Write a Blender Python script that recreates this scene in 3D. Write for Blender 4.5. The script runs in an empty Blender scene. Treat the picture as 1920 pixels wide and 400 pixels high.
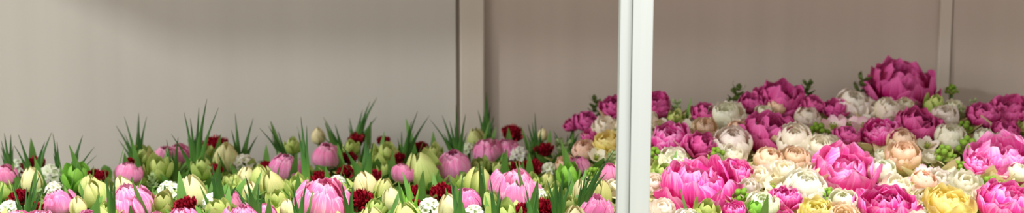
import bpy, bmesh, math, random
from mathutils import Vector, Matrix

S = bpy.context.scene
COL = S.collection
RNG = random.Random(7)
PI = math.pi

# ------------------------------------------------------------------ helpers
def lin(c):
    c /= 255.0
    return c / 12.92 if c <= 0.04045 else ((c + 0.055) / 1.055) ** 2.4
def rgb(r, g, b): return (lin(r), lin(g), lin(b), 1.0)

DECK = 0.75                      # top of the display table the stems stand on
CAM = Vector((0, 0, 1.44))
PITCH = math.radians(7.0)
F = 2400.0
FWD = Vector((0, math.cos(PITCH), -math.sin(PITCH)))
UP = Vector((0, math.sin(PITCH), math.cos(PITCH)))
def ray(px, py):
    return FWD + Vector((1, 0, 0)) * ((px - 960) / F) + UP * ((200 - py) / F)
def at(px, py, Y):               # the point seen at a pixel, at distance Y into the display
    d = ray(px, py)
    return CAM + d * (Y / d.y)

def smooth(a, b, x):
    t = max(0.0, min(1.0, (x - a) / (b - a)))
    return t * t * (3 - 2 * t)
def heap_Y(px, py):              # how far back on the bank of flowers a bloom stands
    top = 272 - 105 * smooth(1010, 1200, px)
    t = (400 - py) / (400 - top)
    t = max(-0.4, min(1.06, t))
    return 1.93 + 0.54 * t

def link(o, parent=None):
    COL.objects.link(o)
    if parent: o.parent = parent
    return o
def mesh_from(bm, name, mat, smooth_=True):
    me = bpy.data.meshes.new(name)
    bm.normal_update(); bm.to_mesh(me); bm.free()
    me.materials.append(mat)
    if smooth_:
        for p in me.polygons: p.use_smooth = True
    return me
def part(name, me, parent=None): return link(bpy.data.objects.new(name, me), parent)
def struct(name, bm, mat):
    o = part(name, mesh_from(bm, name, mat, False)); o['kind'] = 'structure'; return o
def box(bm, x0, x1, y0, y1, z0, z1, bev=0):
    r = bmesh.ops.create_cube(bm, size=1)
    for v in r['verts']:
        v.co = Vector(((x0 + x1) / 2 + v.co.x * (x1 - x0), (y0 + y1) / 2 + v.co.y * (y1 - y0), (z0 + z1) / 2 + v.co.z * (z1 - z0)))
    if bev:
        es = list({e for v in r['verts'] for e in v.link_edges})
        bmesh.ops.bevel(bm, geom=es, offset=bev, segments=2, affect='EDGES', profile=0.5)

# ---------------------------------------------------------------- materials
def nodes(m):
    m.use_nodes = True
    nt = m.node_tree; nt.nodes.clear()
    return nt, nt.nodes.new, nt.links.new
def ramp(n, stops):
    cr = n.color_ramp
    while len(cr.elements) > 1: cr.elements.remove(cr.elements[-1])
    cr.elements[0].position, cr.elements[0].color = stops[0]
    for p, c in stops[1:]:
        e = cr.elements.new(p); e.color = c
def petal_mat(name, stops, streak=None, amount=0.5, trans=0.25, rough=0.5, su=26):
    """petal colour runs from its base to its tip; thin veins follow its length"""
    m = bpy.data.materials.new(name); nt, N, L = nodes(m)
    uv = N('ShaderNodeUVMap'); uv.uv_map = 'uv'
    sp = N('ShaderNodeSeparateXYZ'); L(uv.outputs[0], sp.inputs[0])
    nz = N('ShaderNodeTexNoise'); nz.inputs['Scale'].default_value = 1.0; nz.inputs['Detail'].default_value = 2
    mp = N('ShaderNodeMapping'); mp.inputs['Scale'].default_value = (su, 2.2, 1)
    oi = N('ShaderNodeObjectInfo')
    L(uv.outputs[0], mp.inputs[0])
    cmb = N('ShaderNodeCombineXYZ'); L(oi.outputs['Random'], cmb.inputs[2])
    mul = N('ShaderNodeVectorMath'); mul.operation = 'SCALE'; mul.inputs['Scale'].default_value = 37
    L(cmb.outputs[0], mul.inputs[0])
    add = N('ShaderNodeVectorMath'); L(mp.outputs[0], add.inputs[0]); L(mul.outputs[0], add.inputs[1])
    L(add.outputs[0], nz.inputs['Vector'])
    wob = N('ShaderNodeMath'); wob.operation = 'MULTIPLY_ADD'; wob.inputs[1].default_value = 0.45; wob.inputs[2].default_value = -0.225
    L(nz.outputs[0], wob.inputs[0])
    vv = N('ShaderNodeMath'); L(sp.outputs[1], vv.inputs[0]); L(wob.outputs[0], vv.inputs[1])
    cr = N('ShaderNodeValToRGB'); ramp(cr, stops); L(vv.outputs[0], cr.inputs[0])
    col = cr.outputs[0]
    if streak:
        sr = N('ShaderNodeValToRGB'); ramp(sr, [(0.5, (0, 0, 0, 1)), (0.68, (amount,) * 3 + (1,))]); L(nz.outputs[0], sr.inputs[0])
        mx = N('ShaderNodeMix'); mx.data_type = 'RGBA'
        L(sr.outputs[0], mx.inputs[0]); L(col, mx.inputs[6]); mx.inputs[7].default_value = streak
        col = mx.outputs[2]
    mc = N('ShaderNodeMix'); mc.data_type = 'RGBA'; mc.blend_type = 'MULTIPLY'; mc.inputs[0].default_value = 1
    L(col, mc.inputs[6]); L(oi.outputs['Color'], mc.inputs[7]); col = mc.outputs[2]
    b = N('ShaderNodeBsdfPrincipled'); b.inputs['Roughness'].default_value = rough
    b.inputs['Specular IOR Level'].default_value = 0.25
    L(col, b.inputs['Base Color'])
    t = N('ShaderNodeBsdfTranslucent'); L(col, t.inputs[0])
    ms = N('ShaderNodeMixShader'); ms.inputs[0].default_value = trans
    L(b.outputs[0], ms.inputs[1]); L(t.outputs[0], ms.inputs[2])
    o = N('ShaderNodeOutputMaterial'); L(ms.outputs[0], o.inputs[0])
    return m
def paint_mat(name, c1, c2, scale=(30, 30, 1.5), rough=0.6, bump=0.0):
    m = bpy.data.materials.new(name); nt, N, L = nodes(m)
    tc = N('ShaderNodeTexCoord'); mp = N('ShaderNodeMapping'); mp.inputs['Scale'].default_value = scale
    nz = N('ShaderNodeTexNoise'); nz.inputs['Scale'].default_value = 1.0; nz.inputs['Detail'].default_value = 5
    L(tc.outputs['Object'], mp.inputs[0]); L(mp.outputs[0], nz.inputs['Vector'])
    cr = N('ShaderNodeValToRGB'); ramp(cr, [(0.3, c1), (0.7, c2)]); L(nz.outputs[0], cr.inputs[0])
    b = N('ShaderNodeBsdfPrincipled'); b.inputs['Roughness'].default_value = rough
    L(cr.outputs[0], b.inputs['Base Color'])
    if bump:
        bp = N('ShaderNodeBump'); bp.inputs['Strength'].default_value = bump; bp.inputs['Distance'].default_value = 0.002
        L(nz.outputs[0], bp.inputs['Height']); L(bp.outputs[0], b.inputs['Normal'])
    o = N('ShaderNodeOutputMaterial'); L(b.outputs[0], o.inputs[0])
    return m

M = {}
M['tulip_pink'] = petal_mat('pink_tulip_petal', [(0.0, rgb(222, 228, 160)), (0.25, rgb(240, 214, 206)), (0.5, rgb(244, 150, 198)), (0.9, rgb(246, 128, 188)), (1.0, rgb(252, 186, 216))], rgb(254, 218, 232), 0.8)
M['tulip_dusty'] = petal_mat('dusty_pink_tulip_petal', [(0.0, rgb(205, 205, 150)), (0.35, rgb(222, 150, 175)), (1.0, rgb(215, 110, 160))], rgb(240, 200, 205), 0.5)
M['tulip_cream'] = petal_mat('cream_tulip_petal', [(0.0, rgb(196, 212, 120)), (0.4, rgb(238, 234, 172)), (1.0, rgb(250, 242, 196))], rgb(222, 224, 140), 0.4)
M['tulip_lime'] = petal_mat('lime_tulip_petal', [(0.0, rgb(140, 176, 66)), (0.5, rgb(196, 212, 116)), (1.0, rgb(232, 228, 160))], rgb(160, 190, 84), 0.55)
M['bud_green'] = petal_mat('green_bud_petal', [(0.0, rgb(128, 168, 52)), (0.6, rgb(176, 202, 96)), (1.0, rgb(214, 222, 142))], rgb(120, 150, 50), 0.4)
M['leaf_lime'] = petal_mat('bright_green_petal', [(0.0, rgb(96, 170, 36)), (1.0, rgb(156, 216, 84))], rgb(180, 220, 120), 0.4)
M['crimson'] = petal_mat('crimson_petal', [(0.0, rgb(90, 8, 20)), (1.0, rgb(172, 20, 46))], rgb(110, 6, 26), 0.5, trans=0.12)
M['white'] = petal_mat('white_floret_petal', [(0.0, rgb(186, 206, 130)), (0.35, rgb(232, 238, 210)), (1.0, rgb(248, 250, 242))], None)
M['peony'] = petal_mat('magenta_peony_petal', [(0.0, rgb(170, 12, 96)), (0.5, rgb(218, 30, 136)), (0.85, rgb(240, 78, 172)), (1.0, rgb(252, 170, 216))], rgb(250, 160, 212), 0.5, su=18)
M['peony_dark'] = petal_mat('deep_magenta_peony_petal', [(0.0, rgb(140, 8, 76)), (0.6, rgb(192, 20, 112)), (1.0, rgb(232, 110, 178))], rgb(232, 120, 182), 0.6, su=18)
M['peony_pink'] = petal_mat('bright_pink_peony_petal', [(0.0, rgb(220, 26, 136)), (0.5, rgb(240, 66, 170)), (0.9, rgb(250, 130, 202)), (1.0, rgb(253, 190, 226))], rgb(252, 180, 222), 0.5, su=18)
M['ran_cream'] = petal_mat('cream_ranunculus_petal', [(0.0, rgb(224, 218, 150)), (0.45, rgb(250, 244, 218)), (1.0, rgb(254, 252, 240))], rgb(250, 232, 200), 0.35, trans=0.42)
M['ran_peach'] = petal_mat('peach_ranunculus_petal', [(0.0, rgb(226, 202, 120)), (0.5, rgb(246, 220, 172)), (1.0, rgb(252, 226, 206))], rgb(244, 190, 160), 0.4, trans=0.4)
M['ran_pale'] = petal_mat('blush_petal', [(0.0, rgb(236, 226, 178)), (0.6, rgb(248, 222, 222)), (1.0, rgb(246, 186, 214))], rgb(250, 240, 230), 0.4)
M['yellow'] = petal_mat('yellow_petal', [(0.0, rgb(244, 222, 80)), (0.6, rgb(252, 240, 124)), (1.0, rgb(254, 248, 176))], rgb(252, 250, 200), 0.3, trans=0.42)
M['ran_core'] = petal_mat('ranunculus_centre', [(0.0, rgb(150, 170, 60)), (1.0, rgb(200, 206, 120))], None)
M['stem'] = paint_mat('stem_green', rgb(92, 132, 52), rgb(124, 160, 76), (40, 40, 8))
M['leaf'] = petal_mat('leaf_green', [(0.0, rgb(112, 156, 62)), (0.5, rgb(84, 138, 54)), (1.0, rgb(112, 160, 76))], rgb(136, 176, 96), 0.45, rough=0.42)
M['grass'] = petal_mat('grass_blade', [(0.0, rgb(140, 176, 76)), (0.4, rgb(84, 134, 56)), (0.85, rgb(54, 98, 52)), (1.0, rgb(84, 76, 56))], rgb(118, 156, 84), 0.4, rough=0.4)
M['sage'] = petal_mat('sage_leaf', [(0.0, rgb(120, 150, 90)), (1.0, rgb(160, 178, 126))], rgb(196, 206, 160), 0.4)
M['pale_leaf'] = petal_mat('pale_bract', [(0.0, rgb(150, 168, 84)), (0.5, rgb(214, 212, 150)), (1.0, rgb(240, 226, 188))], rgb(236, 206, 160), 0.5)
M['olive'] = petal_mat('olive_leaf', [(0.0, rgb(66, 86, 40)), (1.0, rgb(96, 118, 58))], rgb(140, 150, 90), 0.3)
M['panel_l'] = paint_mat('grey_beige_board', rgb(180, 175, 167), rgb(186, 181, 173), (14, 14, 0.4), 0.75)
M['panel_r'] = paint_mat('warm_beige_board', rgb(171, 158, 147), rgb(178, 165, 154), (14, 14, 0.4), 0.75)
M['batten'] = paint_mat('pale_batten', rgb(184, 174, 162), rgb(190, 180, 168), (20, 20, 0.6), 0.7)
M['post'] = paint_mat('white_painted_wood', rgb(172, 176, 172), rgb(179, 183, 178), (60, 60, 2), 0.45, 0.15)
M['shelf'] = paint_mat('warm_shelf_board', rgb(196, 160, 132), rgb(208, 174, 146), (3, 30, 10), 0.6)
M['deck'] = paint_mat('pale_deck_board', rgb(150, 140, 120), rgb(170, 160, 140), (4, 40, 10), 0.7)

# ---------------------------------------------------------------- petal mesh
def bez(P, t):
    a = (1 - t) ** 3; b = 3 * t * (1 - t) ** 2; c = 3 * t * t * (1 - t); d = t ** 3
    return (a * P[0][0] + b * P[1][0] + c * P[2][0] + d * P[3][0], a * P[0][1] + b * P[1][1] + c * P[2][1] + d * P[3][1])
def petal(bm, rng, ang, P, W, k=1.1, ruf=0.0, point=0.5, base=0.3, nu=6, nv=8, peak=0.6, jit=0.06, off=(0, 0, 0), twist=0.0, wave=1.0):
    """one petal: midrib P (radius, height), half width W, cupped round the axis"""
    uvl = bm.loops.layers.uv.get('uv') or bm.loops.layers.uv.new('uv')
    s = 1 + rng.uniform(-jit, jit)
    ph = rng.uniform(0, 6.28); ph2 = rng.uniform(0, 6.28); fr = rng.uniform(4, 6) * wave
    rings = []; uvs = {}
    for j in range(nv + 1):
        v = j / nv
        r, z = bez(P, v); r *= s; z *= s
        if v < peak: w = base + (1 - base) * math.sin(PI / 2 * v / peak)
        else:
            q = (v - peak) / (1 - peak)
            w = (1 - point) * math.sqrt(max(0, 1 - (0.94 if point > 0.2 else 0.78) * q * q)) + point * (1 - q) ** 0.9
        w *= W
        row = []
        for i in range(nu + 1):
            u = i / nu * 2 - 1
            rc = max(abs(r) * k, 0.35 * W)
            a = max(-2.2, min(2.2, u * w / rc))
            rr = r - rc * (1 - math.cos(a)); tt = rc * math.sin(a)
            e = ruf * v * v
            rr += e * math.sin(fr * u + ph) * (0.4 + 0.6 * abs(u))
            zz = z + e * 0.8 * math.sin(fr * 1.3 * u + ph2) - 0.10 * W * u * u * v
            aa = ang + twist * v
            vt = bm.verts.new((off[0] + rr * math.cos(aa) - tt * math.sin(aa), off[1] + rr * math.sin(aa) + tt * math.cos(aa), off[2] + zz))
            uvs[vt] = (u * 0.5 + 0.5, v); row.append(vt)
        rings.append(row)
    for j in range(nv):
        for i in range(nu):
            f = bm.faces.new((rings[j][i], rings[j][i + 1], rings[j + 1][i + 1], rings[j + 1][i]))
            for l in f.loops: l[uvl].uv = uvs[l.vert]
def ring(bm, rng, n, P, W, a0=0.0, ja=0.12, **kw):
    for i in range(n): petal(bm, rng, a0 + 2 * PI * i / n + rng.uniform(-ja, ja), P, W, **kw)
def blob(bm, r, loc=(0, 0, 0), sz=1.0, sub=2):
    uvl = bm.loops.layers.uv.get('uv') or bm.loops.layers.uv.new('uv')
    res = bmesh.ops.create_icosphere(bm, subdivisions=sub, radius=r)
    for v in res['verts']: v.co = Vector((v.co.x + loc[0], v.co.y + loc[1], v.co.z * sz + loc[2]))

# Each bloom mesh is 1 wide.  A kind returns (core bmesh, list of outer petal bmeshes)
def NB(): return bmesh.new()
def k_double_tulip(rng):
    core = NB()
    ring(core, rng, 4, [(0.04, 0.05), (0.30, 0.1), (0.30, 0.7), (0.06, 0.96)], 0.24, rng.random(), k=1.05, ruf=0.04, point=0.1, peak=0.72)
    ring(core, rng, 6, [(0.05, 0.03), (0.46, 0.05), (0.44, 0.72), (0.14, 0.98)], 0.27, rng.random(), k=1.05, ruf=0.04, point=0.1, peak=0.72)
    out = []
    for i in range(8):
        b = NB(); t = rng.uniform(-0.05, 0.07); h = rng.uniform(0.84, 0.98)
        petal(b, rng, i * PI / 4 + rng.uniform(-0.12, 0.12), [(0.05, 0), (0.62, 0.0), (0.58 + t, 0.72 * h), (0.27 + t * 1.5, 0.98 * h)], rng.uniform(0.24, 0.32), k=0.98, ruf=0.045, point=0.08, peak=0.74)
        out.append(b)
    return core, out
def k_tulip(rng, top=0.16, H=1.3):
    core = NB()
    ring(core, rng, 3, [(0.04, 0.03), (0.55, 0.08), (0.46, 0.85), (top * 0.6, H)], 0.42, 0.5, k=1.02, point=0.6)
    out = []
    for i in range(3):
        b = NB(); t = rng.uniform(-0.02, 0.12)
        petal(b, rng, i * 2 * PI / 3 + rng.uniform(-0.1, 0.1), [(0.05, 0), (0.66, 0.02), (0.52 + t, 0.8), (top + t, H * 0.97)], 0.45, k=1.0, point=0.6)
        out.append(b)
    return core, out
def k_crimson(rng):
    core = NB()
    for n, r, z, W in ((5, 0.10, 0.66, 0.16), (7, 0.22, 0.62, 0.18), (9, 0.34, 0.55, 0.18)):
        ring(core, rng, n, [(0.03, 0.1), (r * 0.6, 0.15), (r, 0.4), (r * 1.1, z)], W, rng.random(), k=1.6, ruf=0.09, point=0.1, ja=0.25)
    out = []
    for i in range(8):
        b = NB(); petal(b, rng, i * PI / 4 + rng.uniform(-0.2, 0.2), [(0.04, 0), (0.25, 0.02), (0.46, 0.2), (0.50, 0.44)], 0.23, k=1.6, ruf=0.09, point=0.1)
        out.append(b)
    return core, out
def k_peony(rng, open_=1.0):
    core = NB()
    for n, r, z, W in ((3, 0.09, 0.58, 0.20), (5, 0.22, 0.66, 0.26), (6, 0.34, 0.72, 0.30)):
        for i in range(n):
            a = 2 * PI * i / n + rng.uniform(-0.4, 0.4); q = rng.uniform(0.78, 1.1)
            petal(core, rng, a, [(0.04, 0.05), (r * 1.1, 0.08), (r * 1.35 * q, 0.45), (r * rng.uniform(0.5, 1.15), z * q)], W, k=1.15, ruf=0.06, point=0.04, peak=0.78, nu=8, wave=0.6)
    out = []
    for ri, (n, P, W) in enumerate(((6, [(0.05, 0.02), (0.44, 0.0), (0.55, 0.38), (0.44, 0.68)], 0.35), (6, [(0.05, 0), (0.42, -0.06), (0.60 * open_, 0.2), (0.57 * open_, 0.50)], 0.36))):
        for i in range(n):
            b = NB(); q = rng.uniform(0.84, 1.08)
            petal(b, rng, 2 * PI * (i + 0.5 * ri) / n + rng.uniform(-0.2, 0.2), [(p[0] * q, p[1] * rng.uniform(0.92, 1.06)) for p in P], W, k=1.15, ruf=0.055, point=0.04, peak=0.76, nu=8, wave=0.6)
            out.append(b)
    return core, out
def k_open_rose(rng):             # a loose double bloom with a few broad rounded petals
    core = NB(); blob(core, 0.10, (0, 0, 0.34), 1.0, 1)
    ring(core, rng, 4, [(0.03, 0.05), (0.24, 0.1), (0.26, 0.45), (0.12, 0.58)], 0.22, rng.random(), k=1.1, ruf=0.04, point=0.05, peak=0.75, ja=0.3, wave=0.6)
    ring(core, rng, 5, [(0.03, 0.03), (0.36, 0.03), (0.42, 0.42), (0.30, 0.60)], 0.30, rng.random(), k=1.15, ruf=0.05, point=0.05, peak=0.75, ja=0.3, wave=0.6)
    out = []
    for i in range(6):
        b = NB()
        petal(b, rng, i * PI / 3 + rng.uniform(-0.2, 0.2), [(0.04, 0), (0.42, -0.05), (0.54, rng.uniform(0.1, 0.3)), (rng.uniform(0.42, 0.58), rng.uniform(0.36, 0.56))], 0.34, k=1.3, ruf=0.06, point=0.05, peak=0.75, wave=0.6)
        out.append(b)
    return core, out
def k_ranunculus(rng):
    core = NB(); op = rng.choice((0.0, 0.06, 0.14)); 
    for n, s, zt in ((3, 0.34, 0.70), (4, 0.52, 0.73), (5, 0.72, 0.74)):
        ring(core, rng, n, [(0.03, 0.05), (0.66 * s, 0.0), (0.64 * s, zt * 0.85), ((0.26 + op) * s, zt)], 0.40 * s + 0.05, rng.random() * 3, k=1.02, ruf=0.03, point=0.05, peak=0.7, jit=0.06)
    out = []
    for i in range(8):
        b = NB(); t = rng.uniform(0, 0.16) + op * 0.6
        petal(b, rng, i * 2 * PI / 8 + rng.uniform(-0.15, 0.15), [(0.04, 0), (0.64, -0.04), (0.62, 0.55 - t), (0.34 + t, 0.76 - t)], 0.32, k=1.08, ruf=0.045, point=0.05, peak=0.68)
        out.append(b)
    return core, out
def k_floret(rng):                # an open five-petalled blossom with a tufted eye
    core = NB(); blob(core, 0.14, (0, 0, 0.16), 0.8, 1)
    for i in range(7): blob(core, 0.035, (0.13 * math.cos(i * 0.9), 0.13 * math.sin(i * 0.9), 0.27), 1.4, 1)
    out = []
    for i in range(5):
        b = NB(); petal(b, rng, i * 2 * PI / 5 + rng.uniform(-0.1, 0.1), [(0.03, 0), (0.22, 0.0), (0.42, 0.16), (0.52, rng.uniform(0.26, 0.5))], 0.27, k=1.6, ruf=0.03, point=0.15)
        out.append(b)
    return core, out
def k_bud(rng):                   # half open green cup
    core = NB()
    ring(core, rng, 5, [(0.03, 0.02), (0.40, 0.05), (0.42, 0.6), (0.20, 0.92)], 0.30, rng.random(), k=1.05, point=0.4)
    out = []
    for i in range(5):
        b = NB(); petal(b, rng, i * 2 * PI / 5 + rng.uniform(-0.1, 0.1), [(0.04, 0), (0.55, -0.02), (0.56, 0.45), (0.5, rng.uniform(0.7, 0.9))], 0.33, k=1.05, ruf=0.02, point=0.35)
        out.append(b)
    return core, out
def k_cluster(rng):               # a dome of small white starry florets
    core = NB()
    pts = [(0, 0, 0.5)] + [(0.22 * math.cos(a), 0.22 * math.sin(a), 0.42) for a in (0.2, 1.5, 2.7, 4, 5.2)] + [(0.36 * math.cos(a), 0.36 * math.sin(a), 0.24) for a in (0, 1.1, 2.0, 3.2, 4.2, 5.3)]
    for p in pts:
        d = Vector((p[0], p[1], 0.2 + p[2] * 0.4)).normalized()
        q = Vector((0, 0, 1)).rotation_difference(d).to_matrix().to_4x4()
        t = NB(); ring(t, rng, 5, [(0.015, 0), (0.07, 0.03), (0.15, 0.10), (0.23, 0.08)], 0.11, rng.random(), k=2, point=0.5, nu=3, nv=4)
        me = bpy.data.meshes.new('t'); t.transform(Matrix.Translation(p) @ q); t.to_mesh(me); t.free(); core.from_mesh(me); bpy.data.meshes.remove(me)
    return core, []
def k_sprig(rng):                 # a tip of small oval leaves
    core = NB()
    for j in range(4):
        for i in range(4):
            petal(core, rng, i * PI / 2 + j * 0.8 + rng.uniform(-0.2, 0.2), [(0.02, 0.22 * j), (0.18, 0.22 * j + 0.05), (0.32, 0.22 * j + 0.18), (0.44 - 0.07 * j, 0.22 * j + rng.uniform(0.16, 0.34))], 0.12, k=2.2, point=0.5, nu=3, nv=5)
    return core, []
def k_budsprig(rng):              # round green buds with little leaves
    core = NB()
    for i in range(9):
        a = i * 2.4; r = 0.12 + 0.035 * i
        blob(core, rng.uniform(0.09, 0.14), (r * math.cos(a), r * math.sin(a), 0.62 - 0.05 * i), 1.1, 2)
    for i in range(6): petal(core, rng, i * 1.05, [(0.02, 0), (0.22, 0.05), (0.4, 0.2), (0.5, 0.4)], 0.13, k=2, point=0.5, nu=3, nv=5)
    return core, []

# kind: builder, petal material, core material, mesh variants, tilt (deg), leaves, noun, category, colour words, group
KINDS = {
 'T':  (k_double_tulip, 'tulip_pink', 'tulip_pink', 4, 14, 1, 'pink_tulip', 'pink double tulip', 'tulip'),
 'D':  (k_double_tulip, 'tulip_dusty', 'tulip_dusty', 2, 14, 2, 'dusty_tulip', 'dusty mauve pink tulip', 'tulip'),
 'C':  (k_tulip, 'tulip_cream', 'tulip_cream', 3, 18, 1, 'cream_tulip', 'cream yellow tulip', 'tulip'),
 'L':  (k_tulip, 'tulip_lime', 'tulip_lime', 3, 16, 1, 'lime_tulip', 'pale lime green tulip', 'tulip'),
 'B':  (k_bud, 'bud_green', 'bud_green', 3, 20, 1, 'green_flower_bud', 'yellow green cupped blossom', 'flower'),
 'G':  (k_bud, 'leaf_lime', 'leaf_lime', 2, 20, 1, 'bright_green_blossom', 'bright leaf green blossom', 'flower'),
 'R':  (k_crimson, 'crimson', 'crimson', 3, 28, 1, 'crimson_carnation', 'crimson ruffled flower', 'flower'),
 'W':  (k_cluster, 'white', 'white', 3, 28, 1, 'white_floret_cluster', 'white floret cluster', 'flower'),
 'P':  (k_peony, 'peony', 'peony', 4, 20, 0, 'magenta_peony', 'magenta peony', 'peony'),
 'Q':  (k_peony, 'peony_dark', 'peony_dark', 3, 22, 0, 'deep_magenta_peony', 'deep magenta peony', 'peony'),
 'K':  (k_peony, 'peony_pink', 'peony_pink', 3, 22, 0, 'bright_pink_peony', 'bright pink peony', 'peony'),
 'N':  (k_ranunculus, 'ran_cream', 'ran_cream', 4, 28, 0, 'cream_ranunculus', 'round cream ranunculus', 'ranunculus'),
 'M':  (k_open_rose, 'ran_cream', 'ran_cream', 4, 30, 0, 'cream_double_bloom', 'cream double bloom', 'flower'),
 'H':  (k_ranunculus, 'ran_peach', 'ran_peach', 2, 28, 0, 'peach_ranunculus', 'peach cream ranunculus', 'ranunculus'),
 'A':  (k_floret, 'ran_pale', 'ran_core', 2, 35, 0, 'blush_blossom', 'small blush pink blossom', 'flower'),
 'F':  (k_floret, 'ran_cream', 'ran_core', 3, 35, 0, 'cream_blossom', 'small open cream blossom', 'flower'),
 'Y':  (k_peony, 'yellow', 'yellow', 2, 26, 0, 'yellow_bloom', 'yellow ruffled bloom', 'flower'),
 'S':  (k_sprig, 'sage', 'sage', 2, 12, 0, 'sage_sprig', 'sage leafy sprig', 'foliage'),
 'O':  (k_sprig, 'olive', 'olive', 2, 8, 0, 'olive_sprig', 'dark olive leafy sprig', 'foliage'),
 'E':  (k_budsprig, 'bud_green', 'bud_green', 2, 14, 0, 'green_bud_sprig', 'green bud sprig', 'foliage'),
}
PROTO = {}
def stem_mesh():
    bm = NB()
    for j in range(6):
        z = j / 5; r = 0.0042 - 0.0010 * z
        for i in range(8): bm.verts.new((r * math.cos(i * PI / 4), r * math.sin(i * PI / 4), z))
    bm.verts.ensure_lookup_table()
    for j in range(5):
        for i in range(8): bm.faces.new([bm.verts[j * 8 + i], bm.verts[j * 8 + (i + 1) % 8], bm.verts[j * 8 + 8 + (i + 1) % 8], bm.verts[j * 8 + 8 + i]])
    bm.faces.new([bm.verts[i] for i in range(7, -1, -1)]); bm.faces.new([bm.verts[40 + i] for i in range(8)])
    return mesh_from(bm, 'stem', M['stem'])
STEM = stem_mesh()
LEAVES = []
for i in range(4):
    bm = NB(); q = (0.7, 0.85, 1.0, 1.15)[i]
    petal(bm, RNG, 0, [(0.004, 0), (0.014, 0.06), (0.026 * q, 0.14), (0.05 * q, 0.2)], 0.016, k=1.6, point=0.75, nu=4, nv=10, peak=0.45, base=0.4)
    LEAVES.append(mesh_from(bm, 'leaf', M['leaf']))
for key, (fn, pm, cm, nvar, tilt, nl, noun, desc, cat) in KINDS.items():
    PROTO[key] = []
    for v in range(nvar):
        core, out = fn(random.Random(hash_ := (ord(key) * 31 + v * 977)))
        PROTO[key].append((mesh_from(core, 'bloom', M[cm]), [mesh_from(b, 'petal', M[pm]) for b in out]))

ALL = []                          # (root, desc, px, py, kind, width px)
COUNT = {}
def tint(rng, a=0.10):
    v = 1 + rng.uniform(-a, a * 0.4)
    return (min(1, v * (1 + rng.uniform(-.03, .03))), min(1, v * (1 + rng.uniform(-.06, .06))), min(1, v * (1 + rng.uniform(-.04, .04))), 1)
def flower(key, px, py, wpx, tilt=None, yaw=None, desc=None, dY=0.0, squash=1.0):
    fn, pm, cm, nvar, kt, nl, noun, kd, cat = KINDS[key]
    Y = heap_Y(px, py) + dY
    wpx = wpx * (1.0 if key in 'PQK' else 1.13 if px < 1090 else 1.18)
    squash = {'T': 0.86, 'D': 0.86, 'P': 0.80, 'Q': 0.84, 'K': 0.78, 'Y': 0.8, 'L': 0.86, 'C': 0.9}.get(key, 1.0)
    if key in 'PQK': wpx *= 1.06
    c = at(px, py, Y)
    D = wpx * Y / F
    rng = random.Random(int(px * 131 + py * 17 + ord(key)))
    i = COUNT.get(key, 0); COUNT[key] = i + 1
    core, petals = PROTO[key][i % nvar]
    tl = math.radians((kt if tilt is None else tilt) + rng.uniform(-6, 6))
    side = math.radians(rng.uniform(-14, 14) if yaw is None else yaw)
    R = Matrix.Rotation(side, 4, 'Y') @ Matrix.Rotation(tl, 4, 'X') @ Matrix.Rotation(rng.uniform(0, 6.28), 4, 'Z')
    half = {'T': .5, 'D': .5, 'C': .62, 'L': .62, 'B': .45, 'G': .45}.get(key, 0.36)
    b0 = c - (R @ Vector((0, 0, half * D * squash)))
    h = b0.z - DECK
    root = link(bpy.data.objects.new(noun, None))
    root.location = (b0.x, b0.y, DECK); root.empty_display_size = 0.02
    root['label'] = ''; root['category'] = cat
    col = tint(rng)
    bl = part('leaf_cluster' if key in 'SO' else 'bud_cluster' if key == 'E' else 'bloom', core, root)
    bl.location = (0, 0, h); bl.rotation_euler = R.to_euler(); bl.scale = (D, D, D * squash); bl.color = col
    for pm_ in petals:
        p = part('petal', pm_, bl); p.color = tint(rng, 0.05)
        p.color = [a * b for a, b in zip(p.color, col)]
    st = part('stem', STEM, root); st.scale = (1, 1, h + 0.1 * D)
    for k in range(nl):
        lf = part('leaf', LEAVES[rng.randrange(4)], root)
        lf.location = (0, 0, h - rng.uniform(0.13, 0.17)); lf.rotation_euler = (0, 0, rng.uniform(0, 6.28)); lf.color = tint(rng, 0.2)
    ALL.append([root, desc or kd, px, py, key, wpx])
    return root
def tuft(base, tips, desc='green grass tuft', mat='grass', dY=0.0):
    bx, by = base
    Y = heap_Y(bx, by) + dY
    b = at(bx, by, Y)
    rng = random.Random(int(bx * 7 + by))
    root = link(bpy.data.objects.new('grass_tuft', None)); root.location = (b.x, b.y, DECK)
    root['label'] = ''; root['category'] = 'grass'
    z0 = b.z - DECK - 0.04
    tips = list(tips) + [(bx + (q[0] - bx) * rng.uniform(0.5, 1.1) + rng.uniform(-9, 9), by + (q[1] - by) * rng.uniform(0.5, 0.75), q[2]) for q in tips[:4]]
    st = part('stem', STEM, root); st.scale = (1, 1, z0 + 0.005)
    for tx, ty, w in tips:
        t = at(tx, ty, Y + rng.uniform(-0.03, 0.015)) - b
        L = t.length + 0.04
        bm = NB(); uvl = bm.loops.layers.uv.new('uv'); rows = []; uvs = {}
        hw = max(w, 8) * Y / F * 0.64
        bend = rng.uniform(0.10, 0.2); side = Vector((1, 0, 0)); fwd = rng.uniform(-0.3, 0.3)
        for j in range(11):
            v = j / 10
            lx = v ** (1 + 0.8 * bend * 4)
            p = Vector((t.x * lx, t.y * lx, (t.z + 0.04) * v))
            ww = hw * (0.55 + 0.45 * math.sin(PI * min(1, v / 0.7))) * (1 - v ** 2.2) + 0.0003
            row = []
            for u in (-1, 0, 1):
                vt = bm.verts.new(p + Vector((u * ww, (abs(u) * 0.5 + fwd * u) * ww, 0))); uvs[vt] = (u * .5 + .5, v); row.append(vt)
            rows.append(row)
        for j in range(10):
            for i in range(2):
                f = bm.faces.new((rows[j][i], rows[j][i + 1], rows[j + 1][i + 1], rows[j + 1][i]))
                for l in f.loops: l[uvl].uv = uvs[l.vert]
        o = part('blade', mesh_from(bm, 'blade', M[mat]), root); o.location = (0, 0, z0); o.color = tint(rng, 0.2)
    ALL.append([root, desc, bx, by - 30, 'tuft', 40])

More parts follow.
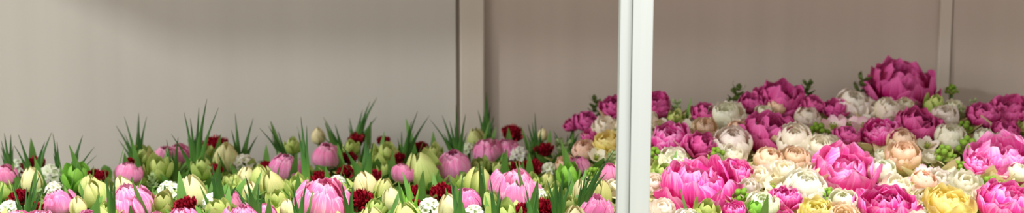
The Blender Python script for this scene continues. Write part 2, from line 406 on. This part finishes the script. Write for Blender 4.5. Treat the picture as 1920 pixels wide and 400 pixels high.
# ------------------------------------------------------------------ setting
YW = 2.62
def wx(px, Y, py=150): return at(px, py, Y).x
bm = NB(); box(bm, -2.1, wx(855, YW), YW, YW + 0.012, DECK, 1.80); struct('wall_left', bm, M['panel_l'])
bm = NB(); box(bm, wx(905, YW), wx(1757, YW), YW, YW + 0.012, DECK, 1.80); struct('wall_back', bm, M['panel_r'])
bm = NB(); box(bm, wx(1782, YW), 1.6, YW, YW + 0.012, DECK, 1.80); struct('wall_right', bm, M['panel_r'])
bm = NB(); box(bm, -2.1, 1.6, YW + 0.012, YW + 0.03, DECK, 1.80); struct('wall_rear', bm, M['panel_r'])
bm = NB(); box(bm, wx(863, YW), wx(908, YW - 0.02), YW - 0.02, YW + 0.011, DECK, 1.80, 0.003); struct('trim_1', bm, M['batten'])
bm = NB(); box(bm, wx(1756, YW), wx(1779, YW), YW - 0.006, YW + 0.011, DECK, 1.80, 0.002); struct('trim_2', bm, M['batten'])
bm = NB(); box(bm, -2.1, 1.6, 1.55, YW + 0.05, DECK - 0.03, DECK); struct('floor', bm, M['deck'])
# unseen shelf board over the display, shading the upper wall; it ends short of the left end of the table
bm = NB(); box(bm, -1.82, 1.6, 1.78, YW + 0.03, 1.80, 1.83, 0.002); struct('overhead_shelf', bm, M['shelf'])

# front post: flat white face with a set-back strip down its left side
YP = 1.79
root = link(bpy.data.objects.new('support_post', None))
xb = at(1187, 400, YP)
root.location = (xb.x, YP, DECK)
root['label'] = 'white painted wooden post standing upright in front of the flowers'; root['category'] = 'post'
k = YP / F
hgt = 1.80 - DECK
bm = NB(); box(bm, -9 * k, 29 * k, 0, 0.045, 0, hgt, 0.0015); o = part('post_face', mesh_from(bm, 'post_face', M['post'], False), root)
bm = NB(); box(bm, -32 * k, -9.2 * k, 0.007, 0.040, 0, hgt, 0.0012); o = part('side_strip', mesh_from(bm, 'side_strip', M['post'], False), root)
root.rotation_euler = (0, math.radians(0.35), 0)

# ------------------------------------------------------------------ the bank of flowers, as in the photograph
FL = """
T 8 329 40|W 34 308 30|R 62 313 42|W 97 321 40|G 146 331 50|W 101 351 32|T 112 382 54|W 15 388 36|C 146 388 30|R 176 327 22|R 36 370 36|R 66 392 30
R 188 330 26|L 182 366 46|L 166 350 34|R 241 304 20|B 272 293 36|T 242 325 42|T 308 296 42|T 333 291 42|B 297 317 46|T 246 384 78|C 231 354 38|W 314 353 42|B 304 383 44
R 404 276 46|C 425 300 48|W 453 302 40|B 386 287 26|B 382 316 40|C 361 362 50|W 397 374 38|R 346 386 40|D 436 377 36|L 490 334 38|R 496 312 22|B 408 396 44|R 404 318 26
R 499 314 24|T 536 315 54|B 549 274 30|C 597 255 26|T 612 294 50|R 602 335 34|T 604 378 90|B 557 351 40|L 512 350 46|B 522 376 40|W 632 338 28|T 498 400 36|C 540 394 30
R 670 258 30|R 720 265 24|B 658 278 28|B 728 291 46|R 790 277 28|T 756 326 38|L 792 322 62|C 685 348 42|R 675 376 46|L 719 356 34|C 735 374 36|W 805 383 36|R 698 330 30|B 704 392 34|R 648 322 28
B 815 287 30|T 850 313 62|T 915 284 48|T 950 283 46|W 877 276 26|L 893 262 34|R 961 250 36|W 974 286 36|B 940 317 28|R 967 316 30|T 968 360 88|L 898 343 46|T 876 378 50|R 828 360 38|C 845 394 44|W 890 396 36|B 872 340 30|R 745 297 26
R 1020 280 32|C 1018 253 18|W 1030 314 28|S 1053 287 46|D 1085 312 38|G 1066 329 40|R 998 314 38|R 1022 392 46|C 1092 358 36|L 1120 366 48|T 1118 394 56|D 1143 326 36|B 1000 345 32|W 1008 362 30|R 985 395 36|H 1060 308 30
Q 1072 235 28|Q 1100 229 44|Q 1106 256 32|O 1116 205 36|Q 1150 202 46|N 1134 236 44|Y 1138 268 44|H 1095 282 36|F 1120 290 30|F 1155 240 26
Q 1229 198 54|S 1266 206 30|P 1257 261 76|Q 1317 274 56|F 1289 238 34|Q 1322 213 46|N 1362 220 54|H 1322 242 38|N 1373 270 58|H 1384 245 34|N 1262 298 40|E 1229 290 34|O 1380 183 40|F 1240 232 30|B 1268 222 26
Q 1411 196 48|Q 1465 190 88|H 1456 201 26|Q 1448 252 100|N 1490 264 56|N 1433 212 28|N 1401 237 44|Q 1524 197 40|O 1514 172 34|N 1514 222 38|E 1534 246 38|F 1544 262 34
N 1599 197 52|Q 1567 204 42|O 1614 166 42|Q 1690 163 112|N 1636 207 46|N 1666 208 42|A 1594 230 42|A 1622 231 42|A 1562 231 38|P 1650 250 64|Q 1588 256 44|N 1557 272 32
Q 1722 238 82|N 1696 200 28|B 1754 198 36|N 1770 220 42|E 1784 168 24|N 1782 258 46|N 1790 200 30|H 1690 266 42|S 1800 216 28
Q 1846 217 56|Q 1889 211 72|Q 1884 246 44|E 1808 240 34|N 1848 260 34|N 1876 264 34|S 1826 200 22|Q 1918 214 30|F 1740 268 32
K 1585 322 116|N 1653 321 42|N 1684 351 54|P 1662 390 98|H 1694 292 50|A 1733 321 28|A 1712 344 26|H 1732 340 38|N 1760 338 52|Y 1778 384 74|E 1771 288 40
K 1880 302 116|N 1810 344 54|E 1857 344 38|P 1888 384 106|N 1911 324 32|E 1814 274 42|K 1836 308 46|N 1840 366 34
N 1509 357 68|N 1469 319 48|P 1474 372 56|H 1490 298 44|N 1537 279 46|Y 1532 396 52|N 1580 380 44|N 1422 329 42|N 1428 386 48|G 1416 394 32|E 1550 366 34|H 1440 300 42|F 1450 345 34
P 1312 350 138|P 1378 326 60|N 1242 391 42|B 1325 398 42|E 1389 368 40|P 1378 398 46|N 1263 305 48|B 1242 326 36|N 1373 290 46|N 1282 318 38|E 1345 290 34|N 1224 345 36|N 1402 350 36|H 1340 270 30
"""
SPEC = []
for tok in FL.replace('\n', '|').split('|'):
    if tok.strip():
        a = tok.split()
        if a[0] == 'N' and len(SPEC) % 2 and float(a[1]) not in (1509, 1490, 1599): a[0] = 'M'
        SPEC.append([a[0], float(a[1]), float(a[2]), float(a[3]), 0.0])
for it in range(30):              # crowded blooms settle a little nearer or further, as they do in a packed bank
    P = [(at(q[1], q[2], heap_Y(q[1], q[2]) + q[4]), q[3] * 2.1 / F * 0.42) for q in SPEC]
    for i in range(len(SPEC)):
        for j in range(i):
            d = P[i][0] - P[j][0]; ov = (P[i][1] + P[j][1]) - d.length
            if ov > 0:
                sgn = 1 if d.y + (SPEC[j][2] - SPEC[i][2]) * 1e-4 > 0 else -1
                SPEC[i][4] += sgn * 0.15 * ov; SPEC[j][4] -= sgn * 0.15 * ov
    for q in SPEC: q[4] = max(-0.07, min(0.05, q[4]))
for k_, x_, y_, w_, d_ in SPEC: flower(k_, x_, y_, w_, dY=min(d_, 2.53 - heap_Y(x_, y_)))

TUFTS = [
 ((18, 318), [(8, 250, 11), (20, 252, 10), (2, 264, 9)]), ((60, 318), [(34, 252, 9), (97, 248, 11)]),
 ((110, 318), [(99, 250, 8), (107, 266, 9)]), ((128, 320), [(155, 254, 14), (150, 272, 10), (177, 276, 8)]),
 ((257, 292), [(217, 236, 8), (233, 219, 8), (260, 212, 11), (275, 219, 8)]),
 ((366, 314), [(345, 211, 11), (357, 222, 11), (373, 202, 11), (388, 186, 11), (410, 202, 9), (321, 252, 9)]),
 ((448, 295), [(441, 213, 9), (475, 222, 11), (434, 244, 8)]),
 ((541, 292), [(486, 240, 8), (503, 236, 9), (521, 246, 9), (510, 262, 9)]),
 ((575, 320), [(564, 219, 11), (575, 236, 8)]), ((642, 268), [(606, 220, 8), (628, 233, 8), (612, 238, 8)]),
 ((664, 256), [(707, 183, 12), (694, 190, 9), (680, 206, 11), (655, 222, 7)]),
 ((686, 320), [(686, 254, 18), (640, 272, 15), (700, 268, 14)]),
 ((753, 290), [(805, 217, 10), (783, 209, 8), (772, 227, 9), (753, 247, 8)]),
 ((858, 288), [(829, 217, 11), (855, 196, 8), (843, 227, 10), (873, 214, 9), (806, 224, 8)]),
 ((911, 250), [(912, 172, 14), (896, 207, 8), (926, 222, 8), (919, 200, 10)]),
 ((1006, 278), [(1003, 212, 8), (990, 233, 9), (998, 230, 9), (1016, 236, 8)]),
 ((1085, 372), [(1152, 282, 14), (1138, 300, 13), (1124, 312, 11), (1110, 318, 10)]),
 ((1047, 388), [(1040, 320, 11), (1056, 326, 13), (1025, 336, 10), (1072, 336, 10)]),
 ((45, 398), [(76, 325, 11), (62, 335, 10), (86, 346, 8), (25, 350, 9)]),
 ((410, 362), [(397, 305, 15), (412, 312, 16), (446, 346, 14)]),
 ((480, 388), [(460, 330, 13), (485, 345, 10), (440, 352, 14)]),
 ((770, 402), [(752, 352, 15), (768, 342, 15), (786, 352, 15)], 'leaf_lime'),
 ((905, 352), [(898, 298, 10), (906, 300, 10)]), ((1062, 268), [(1038, 246, 10), (1086, 250, 10), (1074, 242, 9)]),
 ((930, 396), [(918, 330, 8), (938, 342, 8)]), ((208, 380), [(196, 320, 10), (216, 332, 9)]), ((655, 388), [(640, 340, 9), (662, 345, 10)]),
 ((1000, 398), [(985, 350, 10), (1008, 345, 10)]), ((560, 396), [(548, 345, 9), (575, 340, 9)]), ((860, 396), [(842, 330, 9), (868, 325, 9)]),
 ((325, 312), [(312, 262, 8), (334, 258, 9)]),
]
for t in TUFTS:
    if len(t) == 3: tuft(t[0], t[1], 'bright green leaf clump', t[2])
    else: tuft(t[0], t[1], dY=-0.08 if t[0][1] > 315 and t[0][0] > 200 else 0.0)

# gaps in the bank, and the row just below the picture's lower edge
rng = random.Random(5)
def clear(x, y, w):
    for r in ALL:
        if r[4] == 'tuft': continue
        if abs(r[2] - x) < 0.36 * (r[5] + w) and abs(r[3] - y) < 0.30 * (r[5] + w): return False
    return True
def top_of(x):
    pts = [(0, 318), (180, 335), (270, 300), (400, 290), (470, 310), (540, 300), (620, 268), (700, 270), (760, 290), (900, 275), (1000, 272), (1060, 275), (1110, 235), (1200, 205), (1300, 225), (1380, 205), (1470, 180), (1530, 205), (1620, 190), (1690, 160), (1760, 190), (1820, 230), (1920, 205)]
    for (a, b), (c, d) in zip(pts, pts[1:]):
        if a <= x <= c: return b + (d - b) * (x - a) / (c - a)
    return 300
for i in range(6000):
    x = rng.uniform(-40, 1960); y = rng.uniform(150, 420)
    if y < top_of(max(0, min(1920, x))) + 12: continue
    w = rng.uniform(26, 38) if y < 402 else rng.uniform(44, 70)
    if not clear(x, y, w): continue
    if x < 1090: key = rng.choice('BBBLWRRCS' if y < 402 else 'TTLCRB')
    else: key = rng.choice('NMMFFHMEBS' if y < 402 else 'NMPKMH')
    flower(key, x, y, w, dY=0.02)

# low greenery between the stems, and pale small petals under the peonies
def top_drop(px): return 128 + 105 * smooth(1010, 1200, px) - 42 * (1 - smooth(120, 300, px))
def understory(name, x0, x1, n, mat, label, wide):
    bm = NB()
    for i in range(n):
        x = rng.uniform(x0, x1); y = rng.uniform(1.72, 2.42)
        px = 960 + x / y * F
        t = (y - 1.93) / 0.54
        z = at(px, 400 - t * (top_drop(px)), y).z - rng.uniform(0.035, 0.09)
        petal(bm, rng, rng.uniform(0, 6.28), [(0.0, 0), (0.012, 0.012), (0.025, 0.03), (0.04, rng.uniform(0.015, 0.05))], wide, k=2, point=0.4, nu=3, nv=4, off=(x, y, z))
    o = part(name, mesh_from(bm, name, M[mat])); o['kind'] = 'stuff'; o['label'] = label; o['category'] = 'foliage'
understory('understory_leaves', -1.0, 0.16, 1600, 'leaf', 'low green leaves filling the gaps beneath the tulips', 0.011)
understory('understory_bracts', -1.0, 0.16, 1300, 'bud_green', 'low yellow green bracts scattered beneath the tulips', 0.014)
understory('understory_petals', 0.16, 1.15, 2600, 'pale_leaf', 'low pale yellow green bracts filling the gaps beneath the peonies', 0.016)

# ------------------------------------------------------------------ labels
HERO = [
 (112, 382, 'the pink tulip in the lower left corner'),
 (246, 384, 'the second large pink tulip'),
 (366, 250, 'the tallest left grass tuft'),
 (604, 378, 'the widest pink tulip left of the post'),
 (536, 315, 'the slanting grass blades'),
 (792, 322, 'the fat pale tulip'),
 (911, 230, 'the wall batten'),
 (968, 360, 'the large pink tulip nearest the post'),
 (1118, 394, 'the pink tulip at the foot of the post'),
 (1100, 229, 'the magenta blooms just left of the post'),
 (1257, 261, 'the pink peony just right of the post'),
 (1312, 350, 'the biggest front magenta peony'),
 (1465, 190, 'the broad dark peony against the wall'),
 (1448, 252, 'the tall deep magenta peony'),
 (1509, 357, 'the largest front cream ranunculus'),
 (1585, 322, 'the bright pink peony in mid display'),
 (1690, 163, 'the topmost peony'),
 (1662, 390, 'the peony beside the yellow bloom'),
 (1778, 384, 'the big yellow bloom'),
 (1880, 302, 'the bright pink peony by the right edge'),
 (1888, 384, 'the peony in the lower right corner'),
]
HERO_OWN = {
 (112, 382): 'pink double tulip in the lower left corner of the display',
 (246, 384): 'large pink double tulip at the front, second from the left',
 (604, 378): 'widest pink double tulip, front and centre left of the white post',
 (536, 315): 'pink double tulip beside the slanting grass blades in the left display',
 (792, 322): 'fat pale lime tulip touching a pink tulip',
 (968, 360): 'large pink double tulip with pale base, nearest the white post',
 (1118, 394): 'pink double tulip at the foot of the white post on its left',
 (1257, 261): 'pink peony just right of the white post',
 (1312, 350): 'biggest magenta peony at the front, right of the white post',
 (1465, 190): 'broad deep magenta peony at the back against the beige wall',
 (1448, 252): 'deep magenta peony tucked left of a round cream ranunculus',
 (1509, 357): 'largest round cream ranunculus at the front',
 (1585, 322): 'bright pink peony in the middle of the right display',
 (1690, 163): 'topmost deep magenta peony, highest bloom of the display',
 (1662, 390): 'magenta peony at the front, left of the big yellow bloom',
 (1778, 384): 'big yellow ruffled bloom at the front, between two peonies',
 (1880, 302): 'bright pink peony by the right edge above another peony',
 (1888, 384): 'magenta peony in the lower right corner',
}
def direction(dx, dy):
    a = math.degrees(math.atan2(-dy, dx)) % 360
    return ['right of', 'above right of', 'above', 'above left of', 'left of', 'below left of', 'below', 'below right of'][int((a + 22.5) // 45) % 8]
groups = {}
for r in ALL:
    root, desc, px, py, key, w = r
    own = HERO_OWN.get((int(px), int(py)))
    if own and key != 'tuft': root['label'] = own; continue
    hs = sorted(HERO, key=lambda h: math.hypot(h[0] - px, (h[1] - py) * 1.3))
    h = hs[0] if math.hypot(hs[0][0] - px, hs[0][1] - py) > 12 else hs[1]
    groups.setdefault((desc, direction(px - h[0], py - h[1]), h), []).append(r)
ORD = ['nearest', 'second', 'third', 'fourth', 'fifth', 'sixth', 'seventh', 'eighth', 'ninth', 'tenth']
for (desc, d, h), rs in groups.items():
    rs.sort(key=lambda r: math.hypot(r[2] - h[0], r[3] - h[1]))
    for i, r in enumerate(rs):
        if len(rs) == 1: r[0]['label'] = '%s %s %s' % (desc, d, h[2])
        elif i == 0: r[0]['label'] = 'nearest %s %s %s' % (desc, d, h[2])
        else: r[0]['label'] = '%s nearest %s %s %s' % (ORD[i], desc, d, h[2])
GROUP = {'tuft': 'grass tufts among the tulips', 'T': 'pink tulips', 'D': 'dusty tulips', 'C': 'cream tulips', 'L': 'lime tulips', 'B': 'yellow green blossoms', 'G': 'bright green blossoms', 'R': 'crimson flowers', 'W': 'white floret clusters', 'P': 'magenta peonies', 'Q': 'deep magenta peonies', 'K': 'bright pink peonies', 'N': 'cream ranunculus', 'M': 'loose cream blooms', 'H': 'peach ranunculus', 'A': 'blush blossoms', 'F': 'small cream blossoms', 'Y': 'yellow blooms', 'S': 'sage sprigs', 'O': 'olive sprigs', 'E': 'bud sprigs'}
for r in ALL: r[0]['group'] = GROUP[r[4]]

# ------------------------------------------------------------------ light
def area(name, loc, target, sx, sy, power, col=(1, 1, 1)):
    l = bpy.data.lights.new(name, 'AREA'); l.shape = 'RECTANGLE'; l.size = sx; l.size_y = sy; l.energy = power; l.color = col
    o = link(bpy.data.objects.new(name, l)); o.location = loc
    o.rotation_euler = (Vector(target) - Vector(loc)).to_track_quat('-Z', 'Y').to_euler()
    return o
area('side_lamp', (-4.1, 0.1, 2.93), (-0.6, 2.62, 1.1), 0.16, 0.16, 110, (0.97, 1.0, 0.95))
area('window_light', (-3.0, -0.6, 1.9), (0, 2.4, 1.1), 1.6, 1.4, 42, (1.0, 0.97, 0.94))
area('ceiling_lamp', (0.85, 0.72, 3.6), (0.6, 2.0, 1.1), 1.2, 0.3, 175, (1.0, 0.98, 0.96))
w = bpy.data.worlds.new('room'); S.world = w; w.use_nodes = True
bg = w.node_tree.nodes['Background']; bg.inputs[0].default_value = (1.0, 0.97, 0.94, 1); bg.inputs[1].default_value = 0.72

# ------------------------------------------------------------------ camera
cd = bpy.data.cameras.new('camera'); cam = link(bpy.data.objects.new('camera', cd))
cam.location = CAM; cam.rotation_euler = (PI / 2 - PITCH, 0, 0)
cd.sensor_width = 36; cd.lens = 36 * F / 1920
cd.dof.use_dof = True; cd.dof.focus_distance = 1.98; cd.dof.aperture_fstop = 2.8
S.camera = cam
S.view_settings.view_transform = 'Standard'; S.view_settings.look = 'None'
S.view_settings.exposure = 0.0; S.view_settings.gamma = 1.0; S.view_settings.use_curve_mapping = False
